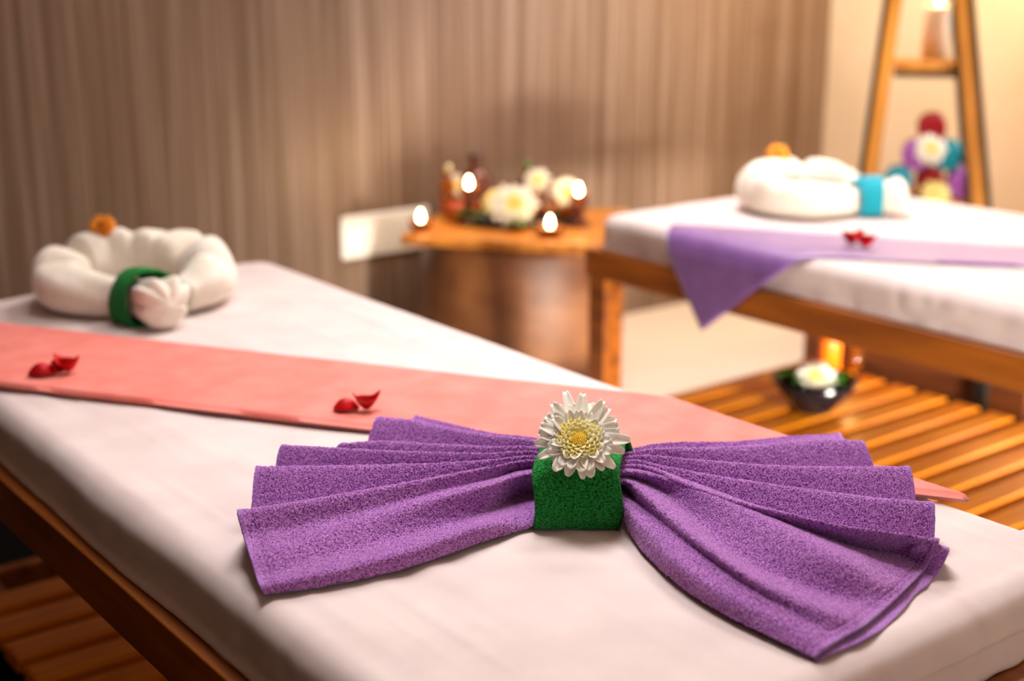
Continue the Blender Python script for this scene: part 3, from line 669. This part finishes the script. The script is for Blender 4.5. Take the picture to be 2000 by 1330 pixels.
# ------------------------------------------------------------------ low bench behind the far bed
CB = thing('low_bench', 'low dark brown wooden bench with drawers standing behind the far bed', 'bench', (3.13, 1.4, 0))
MB().box((3.06, .35, .03), (3.21, 2.53, .335)).build('bench_body', M['dark_wood'], CB, smooth=False, bevel=.004)
for k in range(3):
    y0 = .40 + k * .71
    d = MB().box((3.052, y0, .06), (3.0605, y0 + .66, .30)).build('drawer', M['dark_wood'], CB, smooth=False, bevel=.002)
for ya, za, zb_ in ((1.925, .115, .19), (2.26, .245, .265)):
    MB().box((3.035, ya, za), (3.0515, ya + .04, zb_)).build('handle', M['black'], CB, smooth=False, bevel=.003, label='black handle')
for yy in (.42, 2.44): MB().box((3.08, yy, 0), (3.19, yy + .05, .0305)).build('foot', M['black'], CB, smooth=False)

# ------------------------------------------------------------------ bowl and candles on the far shelf
ZS = .1705
bc = at_z(1588, 800, ZS); R = .108
bb = thing('flower_bowl', 'glossy black bowl on the slatted shelf of the far bed', 'bowl', (bc[0], bc[1], ZS))
MB().lathe([(0, 0), (.045, 0), (.048, .006), (.075, .035), (R, .080), (R - .004, .082), (.070, .040), (.04, .014), (0, .012)], bc, 48).build('bowl_body', M['bowl'], bb)
bc = np.array(bc)
tag(MB().lathe([(0, .062), (R - .016, .063)], bc, 32).build('water', mat('water', lin('20401c'), .05)), 'dark water filling the black bowl', 'water')
lp = bc + [0, 0, .066]
for k, (a_, L) in enumerate(((2.9, .10), (3.6, .07), (.2, .08), (1.0, .08), (2.2, .08), (-.6, .07))):
    leaf(lp + RT * .005, RT * math.cos(a_) + HD * math.sin(a_), L, .05, ['green leaf leaning over the left rim of the black bowl', 'green leaf at the front left of the black bowl', 'green leaf at the right inside the black bowl',
         'green leaf at the back right of the black bowl', 'green leaf at the back left of the black bowl', 'green leaf at the front right of the black bowl'][k], .2, 'leaves floating in the black bowl')
bloom('chrysanthemum', lp + [0, 0, .020] - HD * .01 , UPW * .8 + toCam * .6, .050, 'white chrysanthemum floating in the black bowl', seed=9)
def pillar(p, h, r, m, label, lit=.8, group=None):
    t = thing('pillar_candle', label, 'candle', p, group); p = np.array(p)
    MB().lathe([(0, 0), (r, 0), (r, h - .004), (r - .004, h), (r * .6, h - .004), (0, h - .006)], p, 36).build('wax', M[m], t)
    MB().lathe([(.0012, h - .006), (.0012, h + .008)], p, 8).build('wick', M['wick'], t)
    if lit:
        MB().lathe([(0, 0), (.006, .005), (.0075, .013), (.005, .026), (.0015, .038), (0, .042)], p + [0, 0, h + .002], 16).build('flame', M['flame'], t)
        point('candle_glow', p + [0, 0, h + .055], lit, (1.0, .62, .24), .015)
pc = at_z(1618, 728, ZS); pillar(pc, .125, .030, 'orange_wax', 'orange pillar candle behind the black bowl on the shelf', 0)
pc = at_z(1667, 722, ZS); tn = thing('votive_glass', 'small amber glass votive right of the orange candle', 'candle holder', pc)
MB().lathe([(0, 0), (.018, 0), (.020, .004), (.021, .075), (.0185, .075), (.017, .008), (0, .006)], pc, 32).build('glass_cup', M['amber'], tn)
MB().lathe([(0, .009), (.0155, .009), (.0155, .03), (0, .031)], pc, 24).build('wax', M['orange_wax'], tn)
point('shelf_glow', pc + np.array([-.05, -.03, .14]), .35, (1.0, .55, .18), .02)

# ------------------------------------------------------------------ ladder shelf with rolled towels
LC = np.array([3.66, 2.69, 0.0]) + RT * .035; LA = math.radians(52.7); fx, fy = np.array([math.cos(LA), -math.sin(LA), 0]), np.array([math.sin(LA), math.cos(LA), 0])
ls = thing('ladder_shelf', 'tapering golden wood ladder shelf with black edges in the corner', 'shelf', LC)
H = 1.75
def corner(sx, sy, z):
    hw = .225 - .115 * z; return LC + fx * .045 * (1.1 - z) + fx * sx * hw + fy * sy * hw * .95 + UPW * z
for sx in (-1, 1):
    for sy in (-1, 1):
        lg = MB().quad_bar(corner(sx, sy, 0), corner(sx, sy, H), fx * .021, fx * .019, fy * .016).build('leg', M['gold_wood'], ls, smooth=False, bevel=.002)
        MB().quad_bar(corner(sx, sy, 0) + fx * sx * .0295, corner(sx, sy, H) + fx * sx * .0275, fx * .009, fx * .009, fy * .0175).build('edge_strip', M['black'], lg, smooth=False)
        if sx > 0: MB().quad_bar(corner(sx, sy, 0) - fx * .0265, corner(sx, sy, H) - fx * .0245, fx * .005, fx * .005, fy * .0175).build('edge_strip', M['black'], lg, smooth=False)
def shelf(z, th=.02):
    hw = .225 - .115 * z - .022
    c_s = LC + fx * .045 * (1.1 - z)
    MB().quad_bar(c_s + UPW * (z - th), c_s + UPW * z, fx * hw, fx * hw, fy * hw * .95).build('shelf_board', M['gold_wood'], ls, smooth=False, bevel=.003)
    for sy in (-1, 1):
        MB().quad_bar(c_s + UPW * (z - th - .018) + fy * sy * hw * .9, c_s + UPW * (z - th - .0005) + fy * sy * hw * .9, fx * hw, fx * hw, fy * .008).build('rung', M['black'], ls, smooth=False)
SZ1, SZ2, SZ3 = float(at_d(1817, 354, 4.30)[2]) - .0492, .940, 1.33
for z in (.12, SZ1, SZ2, SZ3): shelf(z, .03 if z == SZ2 else .02)
pillar(at_z(1826, 112, SZ2 + .0005), .16, .042, 'wax', 'tall white lit pillar candle on the upper board of the ladder shelf', 2.2)
RR = .0425
def roll(px, py, m, label, yaw=0.0, R=RR, dep=None):
    d = dep or 4.30; c = at_d(px, py, d); ax = fy * math.cos(yaw) + fx * math.sin(yaw); sdv = np.cross(ax, UPW)
    t = thing('rolled_towel', label, 'towel', c, 'small rolled towels stacked on the ladder shelf')
    # spiral cross-section swept along its axis
    turns = 3.2; n = 150; a_ = np.linspace(0, turns * 2 * PI, n); r_ = R * (.14 + .86 * a_ / a_[-1]); P = []
    for q_ in np.linspace(-1, 1, 15):
        sh = 1 - .10 * abs(q_) ** 4
        P.append(np.array([c + ax * q_ * .085 * (1 + .04 * (1 - rr_ / R)) + (sdv * math.cos(x) + UPW * math.sin(x)) * rr_ * sh for x, rr_ in zip(a_, r_)]))
    m_ = MB(); m_.grid(np.array(P)); o = m_.build('spiral_roll', M[m], t); s_ = o.modifiers.new('thickness', 'SOLIDIFY'); s_.thickness = R * .27; s_.offset = 0
    m_ = MB(); m_.lathe([(0, -.078), (R * .9, -.076), (R * .965, -.066), (R * .965, .066), (R * .9, .076), (0, .078)], c, 36, ax); m_.build('core_roll', M[m], t)
roll(1753, 352, 'teal', 'teal rolled towel at the lower left of the stack on the ladder shelf')
roll(1814, 353, 'red_towel', 'dark red rolled towel in the bottom row of the stack on the ladder shelf')
roll(1875, 354, 'violet_towel', 'violet rolled towel at the lower right of the stack on the ladder shelf')
roll(1787, 300, 'violet_towel', 'violet rolled towel in the middle row, left side, on the ladder shelf')
roll(1849, 301, 'teal', 'teal rolled towel in the middle row, right side, on the ladder shelf')
roll(1818, 248, 'red_towel', 'dark red rolled towel topmost of the stack on the ladder shelf')
bloom('chrysanthemum', at_d(1818, 292, 4.14), toCam + UPW * .2, .050, 'white chrysanthemum in the middle of the rolled towel stack', seed=12)
bloom('chrysanthemum', at_d(1826, 380, 4.14), toCam + UPW * .3, .046, 'cream chrysanthemum at the foot of the rolled towel stack', m_pet='petal_cream', seed=14)
